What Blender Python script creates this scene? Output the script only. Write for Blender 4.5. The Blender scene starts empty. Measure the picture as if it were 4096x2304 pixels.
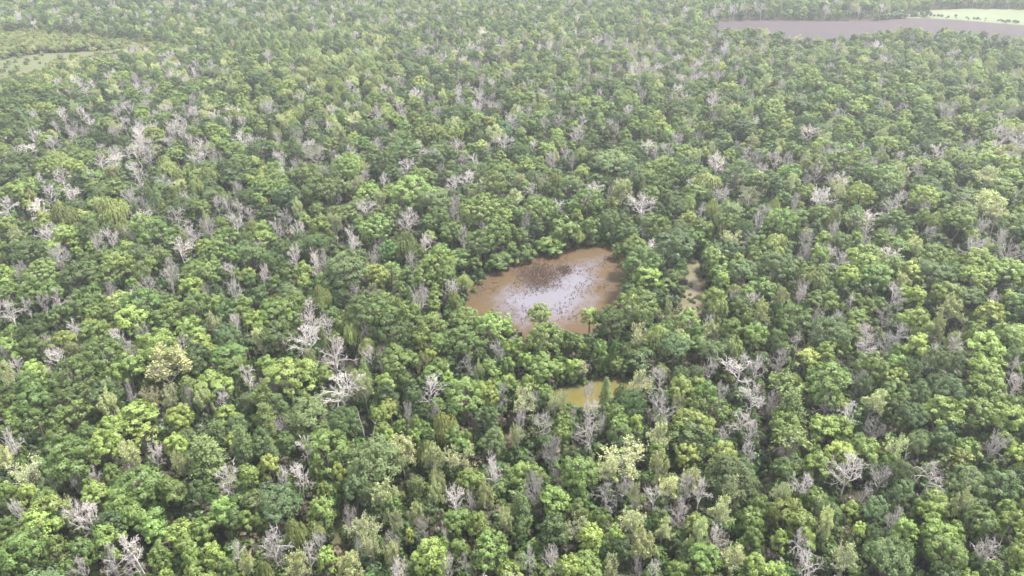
import bpy, math, random
import numpy as np

# ------------------------------------------------------------------ camera, sky, sun, exposure
S = bpy.context.scene
COL = S.collection
CAM_H, PITCH, HFOV = 120.0, 30.0, 70.0
cam_d = bpy.data.cameras.new("camera")
cam_d.sensor_width = 36.0
cam_d.lens = 18.0 / math.tan(math.radians(HFOV / 2))
cam_d.clip_start, cam_d.clip_end = 1.0, 20000.0
cam = bpy.data.objects.new("camera", cam_d)
cam.location = (0, 0, CAM_H)
cam.rotation_euler = (math.radians(90 - PITCH), 0, 0)
COL.objects.link(cam)
S.camera = cam

SUN_AZ, SUN_EL = 65.0, 64.0          # azimuth measured from +Y (away from the camera) towards +X (right)
az, el = math.radians(SUN_AZ), math.radians(SUN_EL)
world = bpy.data.worlds.new("World")
S.world = world
world.use_nodes = True
wn = world.node_tree
bg = wn.nodes["Background"]
sky = wn.nodes.new("ShaderNodeTexSky")
sky.sky_type = 'NISHITA'
sky.sun_disc = False
sky.sun_elevation = el
sky.sun_rotation = az
sky.air_density, sky.dust_density, sky.ozone_density = 1.0, 4.0, 1.0
# thin broken cloud over the whole dome
tc = wn.nodes.new("ShaderNodeTexCoord")
cn = wn.nodes.new("ShaderNodeTexNoise")
cn.inputs["Scale"].default_value = 3.0
cn.inputs["Detail"].default_value = 6.0
cr = wn.nodes.new("ShaderNodeMapRange")
cr.inputs["From Min"].default_value, cr.inputs["From Max"].default_value = 0.35, 0.65
cr.inputs["To Min"].default_value, cr.inputs["To Max"].default_value = 0.55, 0.95
cm = wn.nodes.new("ShaderNodeMix")
cm.data_type = 'RGBA'
cm.inputs[7].default_value = (11.0, 11.0, 11.4, 1)
wn.links.new(tc.outputs["Generated"], cn.inputs["Vector"])
wn.links.new(cn.outputs["Fac"], cr.inputs["Value"])
wn.links.new(cr.outputs["Result"], cm.inputs[0])
wn.links.new(sky.outputs["Color"], cm.inputs[6])
wn.links.new(cm.outputs[2], bg.inputs["Color"])
bg.inputs["Strength"].default_value = 0.074

sun_d = bpy.data.lights.new("sun", 'SUN')
sun_d.energy = 4.6
sun_d.angle = math.radians(11)
sun_d.color = (1.0, 0.95, 0.86)
sun = bpy.data.objects.new("sun", sun_d)
sun.location = (200, 300, 400)
sun.rotation_euler = (math.pi / 2 - el, 0, math.pi - az)
COL.objects.link(sun)

S.view_settings.view_transform = 'Standard'
S.view_settings.look = 'None'
S.view_settings.gamma = 1.0
S.view_settings.use_curve_mapping = False
S.view_settings.exposure = 1.65
S.render.engine = 'CYCLES'
S.cycles.max_bounces = 6
S.cycles.diffuse_bounces = 3
S.cycles.transmission_bounces = 3
S.cycles.volume_bounces = 0
S.cycles.transparent_max_bounces = 4

rng = np.random.default_rng(11)
random.seed(11)

# ------------------------------------------------------------------ photograph geometry (4096 x 2304)
FPX = 2048.0 / math.tan(math.radians(HFOV / 2))
CP, SP = math.cos(math.radians(PITCH)), math.sin(math.radians(PITCH))


def ground_at(px, py, z=0.0):
    """Point of the place seen at a pixel of the photograph, at height z."""
    u, v = (px - 2048) / FPX, (1152 - py) / FPX
    d = (u, CP + v * SP, -SP + v * CP)
    t = (z - CAM_H) / d[2]
    return d[0] * t, d[1] * t, t


def to_px(x, y, z):
    dz = z - CAM_H
    depth = y * CP - dz * SP
    upc = y * SP + dz * CP
    return 2048 + FPX * x / depth, 1152 - FPX * upc / depth


def inside(poly, x, y):
    c = False
    n = len(poly)
    j = n - 1
    for i in range(n):
        xi, yi = poly[i]
        xj, yj = poly[j]
        if (yi > y) != (yj > y) and x < (xj - xi) * (y - yi) / (yj - yi) + xi:
            c = not c
        j = i
    return c


def chaikin(p, n=2):
    p = [np.array(q, float) for q in p]
    for _ in range(n):
        q = []
        for i in range(len(p)):
            a, b = p[i], p[(i + 1) % len(p)]
            q += [a * .75 + b * .25, a * .25 + b * .75]
        p = q
    return [tuple(v) for v in p]


def sdist(poly, X, Y):
    """Signed distance (positive inside) from arrays of points to a polygon."""
    P = np.array(poly)
    Q = np.roll(P, -1, axis=0)
    best = np.full(X.shape, 1e9)
    ins = np.zeros(X.shape, bool)
    for (ax, ay), (bx, by) in zip(P, Q):
        ex, ey = bx - ax, by - ay
        t = np.clip(((X - ax) * ex + (Y - ay) * ey) / (ex * ex + ey * ey + 1e-9), 0, 1)
        best = np.minimum(best, np.hypot(X - ax - t * ex, Y - ay - t * ey))
        if by != ay:
            c = ((ay > Y) != (by > Y)) & (X < (bx - ax) * (Y - ay) / (by - ay) + ax)
            ins ^= c
    return np.where(ins, best, -best)


def tile(r, c, pts):
    """Pixels of an enlarged quarter-tile (row r, column c) -> pixels of the photograph."""
    return [(c * 1024 + x / 2.5156, r * 576 + y / 2.5156) for x, y in pts]


def full(pts):
    return [(x * 1.5901, y * 1.5901) for x, y in pts]


POND_PX = full([(1150, 790), (1186, 712), (1255, 682), (1330, 655), (1405, 630), (1480, 615), (1545, 612), (1572, 640), (1582, 690),
                (1572, 745), (1560, 800), (1510, 838), (1440, 862), (1350, 870), (1280, 855), (1210, 825)])
POND_VIS = full([(1158, 778), (1190, 712), (1255, 684), (1330, 657), (1405, 632), (1480, 618), (1545, 615), (1566, 640), (1570, 680),
                 (1545, 735), (1515, 775), (1470, 775), (1440, 826), (1335, 832), (1290, 815), (1220, 787)])
OLIVE_PX = tile(2, 2, [(320, 1035), (560, 968), (750, 928), (900, 898), (1100, 880), (1300, 886), (1400, 915), (1420, 980), (1250, 1080), (1000, 1180),
                       (900, 1260), (700, 1290), (560, 1260), (420, 1160)])
OLIVE_VIS = tile(2, 2, [(380, 1030), (560, 985), (750, 940), (900, 910), (1100, 895), (1250, 900), (1130, 960), (1000, 1060), (880, 1190), (600, 1190), (540, 1110)])
SWAMP_PX = tile(1, 2, [(1800, 1130), (1880, 1180), (1910, 1300), (1960, 1449)]) + tile(2, 2, [(1930, 120), (1960, 240), (1920, 400), (1830, 500), (1650, 470), (1630, 250), (1680, 100)]) + tile(1, 2, [(1710, 1400), (1735, 1250)])
SWAMP_VIS = tile(1, 2, [(1800, 1150), (1860, 1190), (1890, 1300), (1900, 1440)]) + tile(2, 2, [(1880, 130), (1890, 180), (1760, 190), (1680, 300), (1660, 250), (1700, 110)]) + tile(1, 2, [(1730, 1400), (1755, 1250)])
NEAR_PX = tile(3, 1, [(870, 745), (1010, 740), (1030, 850), (980, 1000), (950, 1180), (860, 1310), (660, 1430), (580, 1330), (730, 1120), (750, 950), (810, 840)])
NEAR_VIS = tile(3, 1, [(890, 770), (990, 765), (960, 850), (900, 1000), (880, 1150), (800, 1190), (770, 1050), (800, 900)])


def to_world(px, z=0.0):
    return [ground_at(x, y, z)[:2] for x, y in px]


POND = chaikin(to_world(POND_PX))
OLIVE = chaikin(to_world(OLIVE_PX))
SWAMP = chaikin(to_world(SWAMP_PX))
NEARP = chaikin(to_world(NEAR_PX))
WATERS = [POND, OLIVE, SWAMP, NEARP]
VISIBLE = [POND_VIS, OLIVE_VIS, SWAMP_VIS, NEAR_VIS]

# far fields: the upper edge is ground, the lower edge is where treetops hide it
FIELD = to_world([(2860, 84), (3100, 82), (3350, 84), (3540, 80), (3590, 66), (3700, 66), (3830, 72), (4000, 86), (4200, 100)]) + \
    to_world([(4200, 150), (3900, 122), (3700, 112), (3500, 112), (3400, 130), (3260, 146), (3160, 132), (3060, 118), (2950, 106), (2850, 98)], 12)
GREENF = to_world([(3590, 63), (3740, 40), (3900, 34), (4250, 42), (4250, 112), (4000, 94), (3830, 79), (3700, 73), (3595, 72)])
MARSH = to_world([(0 - 200, 238), (30, 232), (170, 214), (330, 208), (490, 195), (520, 202), (380, 222), (215, 238), (200, 262), (130, 285), (0, 312), (-200, 330)])
MARSH_VIS = [(-200, 240), (30, 234), (170, 216), (330, 210), (490, 197), (500, 202), (380, 219), (200, 235), (185, 255), (110, 280), (0, 305), (-200, 322)]
CLEAR = [FIELD, GREENF, MARSH]

# ------------------------------------------------------------------ materials
MATS = {}


def mat(name):
    m = bpy.data.materials.new(name)
    m.use_nodes = True
    MATS[name] = m
    nt = m.node_tree
    return m, nt, nt.nodes["Principled BSDF"]


def N(nt, t, **kw):
    n = nt.nodes.new(t)
    for k, v in kw.items():
        setattr(n, k, v)
    return n


def leaf_material(name, gloss=0.5, trans=0.22):
    m, nt, b = mat(name)
    L = nt.links.new
    tint = N(nt, "ShaderNodeAttribute", attribute_type='INSTANCER', attribute_name="tint")
    sh = N(nt, "ShaderNodeAttribute", attribute_type='GEOMETRY', attribute_name="leaf_var")
    mr = N(nt, "ShaderNodeMapRange")
    mr.inputs["To Min"].default_value, mr.inputs["To Max"].default_value = 0.76, 1.24
    L(sh.outputs["Fac"], mr.inputs["Value"])
    vm = N(nt, "ShaderNodeVectorMath", operation='SCALE')
    L(tint.outputs["Color"], vm.inputs[0])
    L(mr.outputs["Result"], vm.inputs["Scale"])
    L(vm.outputs[0], b.inputs["Base Color"])
    b.inputs["Roughness"].default_value = gloss
    b.inputs["Specular IOR Level"].default_value = 0.3
    tr = N(nt, "ShaderNodeBsdfTranslucent")
    hs = N(nt, "ShaderNodeVectorMath", operation='MULTIPLY')
    hs.inputs[1].default_value = (1.25, 1.35, 0.6)
    L(vm.outputs[0], hs.inputs[0])
    L(hs.outputs[0], tr.inputs["Color"])
    mx = N(nt, "ShaderNodeMixShader")
    mx.inputs[0].default_value = trans
    L(b.outputs[0], mx.inputs[1])
    L(tr.outputs[0], mx.inputs[2])
    L(mx.outputs[0], nt.nodes["Material Output"].inputs["Surface"])
    return m


def bark_material(name, rgb, use_tint):
    m, nt, b = mat(name)
    L = nt.links.new
    tcn = N(nt, "ShaderNodeTexCoord")
    no = N(nt, "ShaderNodeTexNoise")
    no.inputs["Scale"].default_value = 3.5
    no.inputs["Detail"].default_value = 5
    L(tcn.outputs["Object"], no.inputs["Vector"])
    mr = N(nt, "ShaderNodeMapRange")
    mr.inputs["From Min"].default_value, mr.inputs["From Max"].default_value = 0.3, 0.7
    mr.inputs["To Min"].default_value, mr.inputs["To Max"].default_value = 0.65, 1.25
    L(no.outputs["Fac"], mr.inputs["Value"])
    vm = N(nt, "ShaderNodeVectorMath", operation='SCALE')
    if use_tint:
        a = N(nt, "ShaderNodeAttribute", attribute_type='INSTANCER', attribute_name="tint")
        L(a.outputs["Color"], vm.inputs[0])
    else:
        vm.inputs[0].default_value = rgb
    L(mr.outputs["Result"], vm.inputs["Scale"])
    L(vm.outputs[0], b.inputs["Base Color"])
    b.inputs["Roughness"].default_value = 0.9
    b.inputs["Specular IOR Level"].default_value = 0.2
    return m


LEAF = leaf_material("leaf")
FEATHER = leaf_material("fine_leaf", 0.7, 0.25)
BARK = bark_material("bark", (0.13, 0.11, 0.09), False)
PALEBARK = bark_material("pale_bark", (0.33, 0.305, 0.28), False)
DEADBARK = bark_material("weathered_bark", None, True)


def ground_material(name, cols, scale=0.08, rough=0.95, fine=2.5):
    m, nt, b = mat(name)
    L = nt.links.new
    g = N(nt, "ShaderNodeNewGeometry")
    n1 = N(nt, "ShaderNodeTexNoise")
    n1.inputs["Scale"].default_value = scale
    n1.inputs["Detail"].default_value = 8
    n2 = N(nt, "ShaderNodeTexNoise")
    n2.inputs["Scale"].default_value = fine
    n2.inputs["Detail"].default_value = 6
    L(g.outputs["Position"], n1.inputs["Vector"])
    L(g.outputs["Position"], n2.inputs["Vector"])
    ad = N(nt, "ShaderNodeMath", operation='MULTIPLY_ADD')
    ad.inputs[1].default_value = 0.45
    L(n2.outputs["Fac"], ad.inputs[0])
    sc = N(nt, "ShaderNodeMath", operation='MULTIPLY')
    sc.inputs[1].default_value = 0.55
    L(n1.outputs["Fac"], sc.inputs[0])
    L(sc.outputs[0], ad.inputs[2])
    rp = N(nt, "ShaderNodeValToRGB")
    e = rp.color_ramp.elements
    e[0].position, e[0].color = 0.36, (*cols[0], 1)
    e[1].position, e[1].color = 0.64, (*cols[-1], 1)
    for i, c in enumerate(cols[1:-1]):
        x = e.new(0.36 + 0.28 * (i + 1) / (len(cols) - 1))
        x.color = (*c, 1)
    L(ad.outputs[0], rp.inputs["Fac"])
    L(rp.outputs["Color"], b.inputs["Base Color"])
    b.inputs["Roughness"].default_value = rough
    b.inputs["Specular IOR Level"].default_value = 0.2
    bp = N(nt, "ShaderNodeBump")
    bp.inputs["Strength"].default_value = 0.6
    bp.inputs["Distance"].default_value = 0.2
    L(n2.outputs["Fac"], bp.inputs["Height"])
    L(bp.outputs["Normal"], b.inputs["Normal"])
    return m


FLOOR = ground_material("forest_floor", [(0.020, 0.015, 0.013), (0.036, 0.027, 0.023), (0.028, 0.032, 0.015), (0.046, 0.035, 0.030)])
PURPLE = ground_material("bare_field_soil", [(0.036, 0.029, 0.034), (0.046, 0.036, 0.041), (0.040, 0.034, 0.036)], 0.03, 0.95, 0.4)
GREENM = ground_material("short_crop", [(0.082, 0.105, 0.056), (0.098, 0.118, 0.068), (0.115, 0.125, 0.088)], 0.03, 0.9, 0.3)
MARSHM = ground_material("marsh_grass", [(0.055, 0.066, 0.03), (0.075, 0.084, 0.04), (0.065, 0.076, 0.04)], 0.04, 0.9, 0.5)


def water_material(name, open_col, mat_cols, lo, hi, debris=0.0, rough=0.12, warp=3.0):
    """Silty water in the middle, a floating mat of vegetation towards the shore (by distance from the bank)."""
    m, nt, b = mat(name)
    L = nt.links.new
    g = N(nt, "ShaderNodeNewGeometry")
    sh = N(nt, "ShaderNodeAttribute", attribute_type='GEOMETRY', attribute_name="shore")
    n1 = N(nt, "ShaderNodeTexNoise")
    n1.inputs["Scale"].default_value = 0.13
    n1.inputs["Detail"].default_value = 10
    n1.inputs["Roughness"].default_value = 0.68
    L(g.outputs["Position"], n1.inputs["Vector"])
    n2 = N(nt, "ShaderNodeTexNoise")
    n2.inputs["Scale"].default_value = 1.4
    n2.inputs["Detail"].default_value = 8
    n2.inputs["Roughness"].default_value = 0.7
    L(g.outputs["Position"], n2.inputs["Vector"])
    c1 = N(nt, "ShaderNodeMath", operation='MULTIPLY_ADD')
    c1.inputs[1].default_value = warp * 6
    c1.inputs[2].default_value = -warp * 3
    L(n1.outputs["Fac"], c1.inputs[0])
    c2 = N(nt, "ShaderNodeMath", operation='MULTIPLY_ADD')
    c2.inputs[1].default_value = warp * 3.4
    c2.inputs[2].default_value = -warp * 1.7
    L(n2.outputs["Fac"], c2.inputs[0])
    s1 = N(nt, "ShaderNodeMath", operation='ADD')
    L(sh.outputs["Fac"], s1.inputs[0])
    L(c1.outputs[0], s1.inputs[1])
    s2 = N(nt, "ShaderNodeMath", operation='ADD')
    L(s1.outputs[0], s2.inputs[0])
    L(c2.outputs[0], s2.inputs[1])
    op = N(nt, "ShaderNodeMapRange")
    op.inputs["From Min"].default_value, op.inputs["From Max"].default_value = lo, hi
    L(s2.outputs[0], op.inputs["Value"])
    # floating mat colour
    rp = N(nt, "ShaderNodeValToRGB")
    e = rp.color_ramp.elements
    e[0].position, e[0].color = 0.32, (*mat_cols[0], 1)
    e[1].position, e[1].color = 0.68, (*mat_cols[-1], 1)
    for i, c in enumerate(mat_cols[1:-1]):
        x = e.new(0.32 + 0.36 * (i + 1) / (len(mat_cols) - 1))
        x.color = (*c, 1)
    mxn = N(nt, "ShaderNodeMath", operation='MULTIPLY_ADD')
    mxn.inputs[1].default_value = 0.5
    hf = N(nt, "ShaderNodeMath", operation='MULTIPLY')
    hf.inputs[1].default_value = 0.5
    L(n2.outputs["Fac"], hf.inputs[0])
    L(n1.outputs["Fac"], mxn.inputs[0])
    L(hf.outputs[0], mxn.inputs[2])
    L(mxn.outputs[0], rp.inputs["Fac"])
    mx = N(nt, "ShaderNodeMix", data_type='RGBA')
    L(op.outputs["Result"], mx.inputs[0])
    L(rp.outputs["Color"], mx.inputs[6])
    mx.inputs[7].default_value = (*open_col, 1)
    L(mx.outputs[2], b.inputs["Base Color"])
    rr = N(nt, "ShaderNodeMapRange")
    rr.inputs["To Min"].default_value, rr.inputs["To Max"].default_value = 0.75, rough
    L(op.outputs["Result"], rr.inputs["Value"])
    L(rr.outputs["Result"], b.inputs["Roughness"])
    b.inputs["IOR"].default_value = 1.33
    bp = N(nt, "ShaderNodeBump")
    bp.inputs["Strength"].default_value = 0.25
    bp.inputs["Distance"].default_value = 0.08
    L(n2.outputs["Fac"], bp.inputs["Height"])
    L(bp.outputs["Normal"], b.inputs["Normal"])
    return m


# ------------------------------------------------------------------ mesh helpers
def new_mesh(name, V, quads=None, tris=None, mats=(), mi=None, var=None, smooth=False):
    me = bpy.data.meshes.new(name)
    V = np.asarray(V, np.float32)
    loops, starts, tot = [], [], 0
    if quads is not None and len(quads):
        q = np.asarray(quads, np.int32)
        loops.append(q.ravel())
        starts.append(np.arange(len(q), dtype=np.int32) * 4)
        tot = len(q) * 4
    if tris is not None and len(tris):
        t = np.asarray(tris, np.int32)
        loops.append(t.ravel())
        starts.append(tot + np.arange(len(t), dtype=np.int32) * 3)
    loops, starts = np.concatenate(loops), np.concatenate(starts)
    me.vertices.add(len(V))
    me.vertices.foreach_set("co", V.ravel())
    me.loops.add(len(loops))
    me.loops.foreach_set("vertex_index", loops)
    me.polygons.add(len(starts))
    me.polygons.foreach_set("loop_start", starts)
    for m in mats:
        me.materials.append(m)
    if mi is not None:
        me.polygons.foreach_set("material_index", np.asarray(mi, np.int32))
    if smooth:
        me.polygons.foreach_set("use_smooth", np.ones(len(starts), bool))
    if var is not None:
        a = me.attributes.new("leaf_var", 'FLOAT', 'POINT')
        a.data.foreach_set("value", np.asarray(var, np.float32))
    me.update(calc_edges=True)
    return me


def add(name, me, parent=None, kind=None, label=None, category=None, group=None):
    o = bpy.data.objects.new(name, me)
    COL.objects.link(o)
    if parent:
        o.parent = parent
    for k, v in (("kind", kind), ("label", label), ("category", category), ("group", group)):
        if v:
            o[k] = v
    return o


def unit(v):
    return v / np.maximum(np.linalg.norm(v, axis=-1, keepdims=True), 1e-9)


def rdirs(r, n):
    return unit(r.normal(size=(n, 3)))


def cards(C, Nn, size, r, aspect=1.6, axis=None):
    """Leaf sprays: one bent diamond of four corners each, facing Nn."""
    n = len(C)
    a = r.normal(size=(n, 3)) if axis is None else axis
    u = unit(a - Nn * np.sum(a * Nn, axis=1, keepdims=True))
    v = np.cross(Nn, u)
    s = size[:, None]
    k = r.uniform(0.25, 0.5, (n, 1))
    p0 = C - u * s * aspect * .5
    p1 = C + v * s * .5 - u * s * (k - .35) - Nn * s * .12
    p2 = C + u * s * aspect * .5
    p3 = C - v * s * .5 - u * s * (k - .35) - Nn * s * .12
    V = np.stack([p0, p1, p2, p3], 1).reshape(-1, 3)
    Q = np.arange(n * 4).reshape(-1, 4)
    return V, Q


def tubes(polys):
    """Tapered tubes along polylines: list of (points, radii, sides)."""
    Vs, Qs, off = [], [], 0
    for pts, rad, s in polys:
        P = np.asarray(pts, float)
        R = np.asarray(rad, float)
        k = len(P)
        T = unit(np.gradient(P, axis=0))
        ref = np.array([0.31, 0.17, 0.93]) if abs(T[0][2]) < .8 else np.array([0.94, 0.2, 0.1])
        A = unit(np.cross(T, ref))
        B = np.cross(T, A)
        th = np.arange(s) * 2 * math.pi / s
        ring = P[:, None, :] + R[:, None, None] * (A[:, None, :] * np.cos(th)[None, :, None] + B[:, None, :] * np.sin(th)[None, :, None])
        Vs.append(ring.reshape(-1, 3))
        i = np.arange(k - 1)[:, None] * s
        j = np.arange(s)[None, :]
        q = np.stack([i + j, i + (j + 1) % s, i + s + (j + 1) % s, i + s + j], -1).reshape(-1, 4)
        Qs.append(q + off)
        off += k * s
    return np.concatenate(Vs), np.concatenate(Qs)


# ------------------------------------------------------------------ tree kinds (each returns trunk and crown geometry)
def skeleton(r, H, R, trunk_r, limbs=15, stems=2, fork=.22, fine=3, arch=.0):
    """Trunk, main stems and limbs filling a rounded envelope. Returns trunk, branches, twig ends."""
    top = fork * H
    pts = [np.array([0., 0., -.3])]
    d = np.array([r.normal() * .05, r.normal() * .05, 1.])
    for i in range(5):
        d = unit(d + np.array([r.normal() * .05, r.normal() * .05, .05]))
        pts.append(pts[-1] + d * (top + .3) / 5)
    rad = np.linspace(trunk_r * 1.2, trunk_r * .9, 6)
    rad[0] *= 1.4
    trunk = [(pts, rad, 7)]
    zr = min((H - top) * .6, R * 1.08)
    zc = H - zr
    br, tips = [], []

    def line(p, d, ln, n, wob, up):
        P = [np.array(p)]
        dd = np.array(d)
        for i in range(n):
            dd = unit(dd + r.normal(size=3) * wob + np.array([0, 0, up]))
            P.append(P[-1] + dd * ln / n)
        return P

    def at(P, t):
        f = t * (len(P) - 1)
        i = min(int(f), len(P) - 2)
        return P[i] + (P[i + 1] - P[i]) * (f - i), unit(P[i + 1] - P[i])

    def reach(p, d):
        q = (p - np.array([0, 0, zc])) / np.array([R, R, zr])
        e = d / np.array([R, R, zr])
        A, B, C = e @ e, q @ e, q @ q - 1
        return (-B + math.sqrt(max(B * B - A * C, 0.01))) / A

    def side(d, ang):
        k = unit(np.cross(d, r.normal(size=3)))
        return unit(d * math.cos(ang) + k * math.sin(ang))

    mains = []
    a0 = r.uniform(0, 6.28)
    for i in range(stems):
        a = a0 + i * 2 * math.pi / stems + r.normal() * .3
        t = r.uniform(.12, .42) if stems > 1 else .05
        d = unit(np.array([math.cos(a) * t, math.sin(a) * t, 1]))
        P = line(pts[-1], d, reach(pts[-1], d) * r.uniform(.85, .98), 7, .13, .04)
        br.append((P, np.linspace(trunk_r * (.8 if stems == 1 else .68), trunk_r * .12, 8), 6))
        mains.append(P)
    for i in range(limbs):
        P = mains[i % stems]
        t = r.uniform(.02, .8) ** 1.0
        p, dd = at(P, t)
        a = i * 2.39996 + r.normal() * .4
        tilt = r.uniform(.75, 1.25) * (1.1 - .55 * t)
        d = unit(np.array([math.cos(a) * math.sin(tilt), math.sin(a) * math.sin(tilt), math.cos(tilt) + .1]))
        ln = max(reach(p, d), .8) * r.uniform(.78, 1.02)
        Q = line(p, d, ln, 6, .20, .05 - arch)
        r0 = trunk_r * (.42 - .22 * t) * min(1.2, .5 + ln / (R * 1.3))
        br.append((Q, np.linspace(r0, .03, 7), 5))
        for j in range(7):
            t2 = r.uniform(.22, 1.0)
            q, qd = at(Q, t2)
            l2 = ln * r.uniform(.22, .46) * (1.15 - .5 * t2)
            S_ = line(q, side(qd, r.uniform(.5, 1.1)), l2, 4, .22, .06 - arch)
            br.append((S_, np.linspace(max(r0 * (.55 - .3 * t2), .035), .022, 5), 4))
            for k in range(5):
                t3 = r.uniform(.2, 1.0)
                q3, d3 = at(S_, t3)
                l3 = l2 * r.uniform(.3, .65)
                T_ = line(q3, side(d3, r.uniform(.4, 1.0)), l3, 3, .25, .05)
                br.append((T_, np.linspace(.022, .013, 4), 3))
                tips.append(T_[-1])
                tips.append(T_[2])
                for m in range(fine - 1):
                    q4, d4 = at(T_, r.uniform(.3, 1.0))
                    U_ = line(q4, side(d4, r.uniform(.4, .9)), l3 * r.uniform(.4, .7), 2, .25, .05)
                    br.append((U_, np.linspace(.015, .010, 3), 3))
                    tips.append(U_[-1])
    return trunk, br, np.array(tips)


def bare_tree(seed, H=13.0, R=4.3, limbs=15, stems=2, thick=1.0, fork=.22, arch=0.0):
    r = np.random.default_rng(seed)
    trunk, br, tips = skeleton(r, H, R, .0155 * H * thick, limbs, stems, fork, 2, arch)
    br = [(p, np.asarray(q) * (.9 + .35 * thick), sd) for p, q, sd in br]
    tV, tQ = tubes(trunk)
    cV, cQ = tubes(br)
    return dict(trunk=(tV, tQ, [DEADBARK]), crown=(cV, cQ, [DEADBARK], None, None), R=R, H=H)


def budding_tree(seed, H=13.0, R=4.5, leafy=2.2, size=.30):
    r = np.random.default_rng(seed)
    trunk, br, T = skeleton(r, H, R, .014 * H, 14, int(r.integers(1, 4)), .34, 2)
    n = int(len(T) * leafy)
    idx = r.integers(0, len(T), n)
    C = T[idx] + r.normal(size=(n, 3)) * .2
    Nn = unit(r.normal(size=(n, 3)) + np.array([0, 0, .8]))
    V, Q = cards(C, Nn, r.uniform(.7, 1.3, n) * size, r, 1.4)
    tV, tQ = tubes(trunk)
    bV, bQ = tubes(br)
    cV = np.concatenate([bV, V])
    cQ = np.concatenate([bQ, Q + len(bV)])
    mi = np.r_[np.zeros(len(bQ), int), np.ones(len(Q), int)]
    var = np.r_[np.full(len(bV), .5), np.repeat(r.uniform(0, 1, n), 4)]
    return dict(trunk=(tV, tQ, [PALEBARK]), crown=(cV, cQ, [PALEBARK, LEAF], mi, var), R=R, H=H)


def broadleaf(seed, R=4.5, H=14.0, flat=.8, nl=11, per=11, leaves=34, size=.34, cs=.75, lift=.62, low=-.25, leafmat=None, fluff=1.0, open_=0.0):
    """Cauliflower crown: lobes on limbs, each lobe a shell of leaf clumps."""
    r = np.random.default_rng(seed)
    zc = H - R * flat * .95
    D = rdirs(r, nl * 6)
    D = D[D[:, 2] > low]
    # spread lobes apart
    pick = [0]
    for _ in range(min(nl, len(D)) - 1):
        dm = np.min(np.linalg.norm(D[:, None] - D[pick][None], axis=2), axis=1)
        pick.append(int(np.argmax(dm * r.uniform(.75, 1, len(D)))))
    LD = D[pick]
    lr = R * r.uniform(.27, .40, len(LD))
    rad = r.uniform(.52, .74, len(LD)) * R
    LC = LD * rad[:, None] * np.array([1, 1, flat])
    LC[:, 2] += zc
    # a core so the middle is not hollow from above
    LC = np.vstack([LC, [[0, 0, zc + R * flat * .25]]])
    lr = np.append(lr, R * .5)
    cc, cd, crs = [], [], []
    for i in range(len(LC)):
        m = int(per * (lr[i] / (R * .38)) ** 2 * 1.3)
        d = rdirs(r, m)
        out = unit(LC[i] - np.array([0, 0, zc - R * .3]))
        keep = (d @ out > -.35) & (d[:, 2] > -.55)
        d = d[keep]
        p = LC[i] + d * lr[i] * r.uniform(.78, 1.08, (len(d), 1)) * np.array([1, 1, .88])
        dist = np.linalg.norm(p[:, None] - LC[None], axis=2) / lr[None]
        dist[:, i] = 9
        ok = (dist.min(1) > .62) & (r.random(len(d)) > open_)
        cc.append(p[ok])
        cd.append(d[ok])
    cc, cd = np.vstack(cc), np.vstack(cd)
    n = len(cc)
    crad = cs * r.uniform(.7, 1.3, n)
    cvar = r.uniform(0, 1, n)
    k = leaves
    ci = np.repeat(np.arange(n), k)
    ld = rdirs(r, n * k)
    rr = r.uniform(.25, 1, (n * k, 1)) ** .5
    P = cc[ci] + ld * rr * crad[ci][:, None] * np.array([1, 1, .75]) * fluff
    up = np.array([0, 0, .55])
    Nn = unit(cd[ci] * .8 + ld * .7 + up + r.normal(size=(n * k, 3)) * .28)
    V, Q = cards(P, Nn, r.uniform(.7, 1.35, n * k) * size, r)
    var = np.clip(cvar[ci] * .55 + r.uniform(0, .45, n * k), 0, 1)
    # trunk with limbs into the lobes
    tr = .017 * H
    tp = [np.array([0, 0, -.3])]
    d = np.array([r.normal() * .05, r.normal() * .05, 1.])
    fk = zc - R * flat * .35
    for i in range(5):
        d = unit(d + r.normal(size=3) * .05 + np.array([0, 0, .1]))
        tp.append(tp[-1] + d * (fk + .3) / 5)
    polys = [(tp, np.linspace(tr * 1.5, tr * .8, 6), 7)]
    for i in range(len(LC)):
        st = tp[-1 - int(r.integers(0, 2))]
        mid = st * .5 + LC[i] * .5 + r.normal(size=3) * .25 - np.array([0, 0, .3])
        polys.append(([st, mid, LC[i], LC[i] + (LC[i] - mid) * .5], [tr * .5, tr * .33, tr * .18, .02], 4))
    tV, tQ = tubes(polys)
    return dict(trunk=(tV, tQ, [BARK]), crown=(V, Q, [leafmat or LEAF], None, np.repeat(var, 4)), R=R, H=H)


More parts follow.
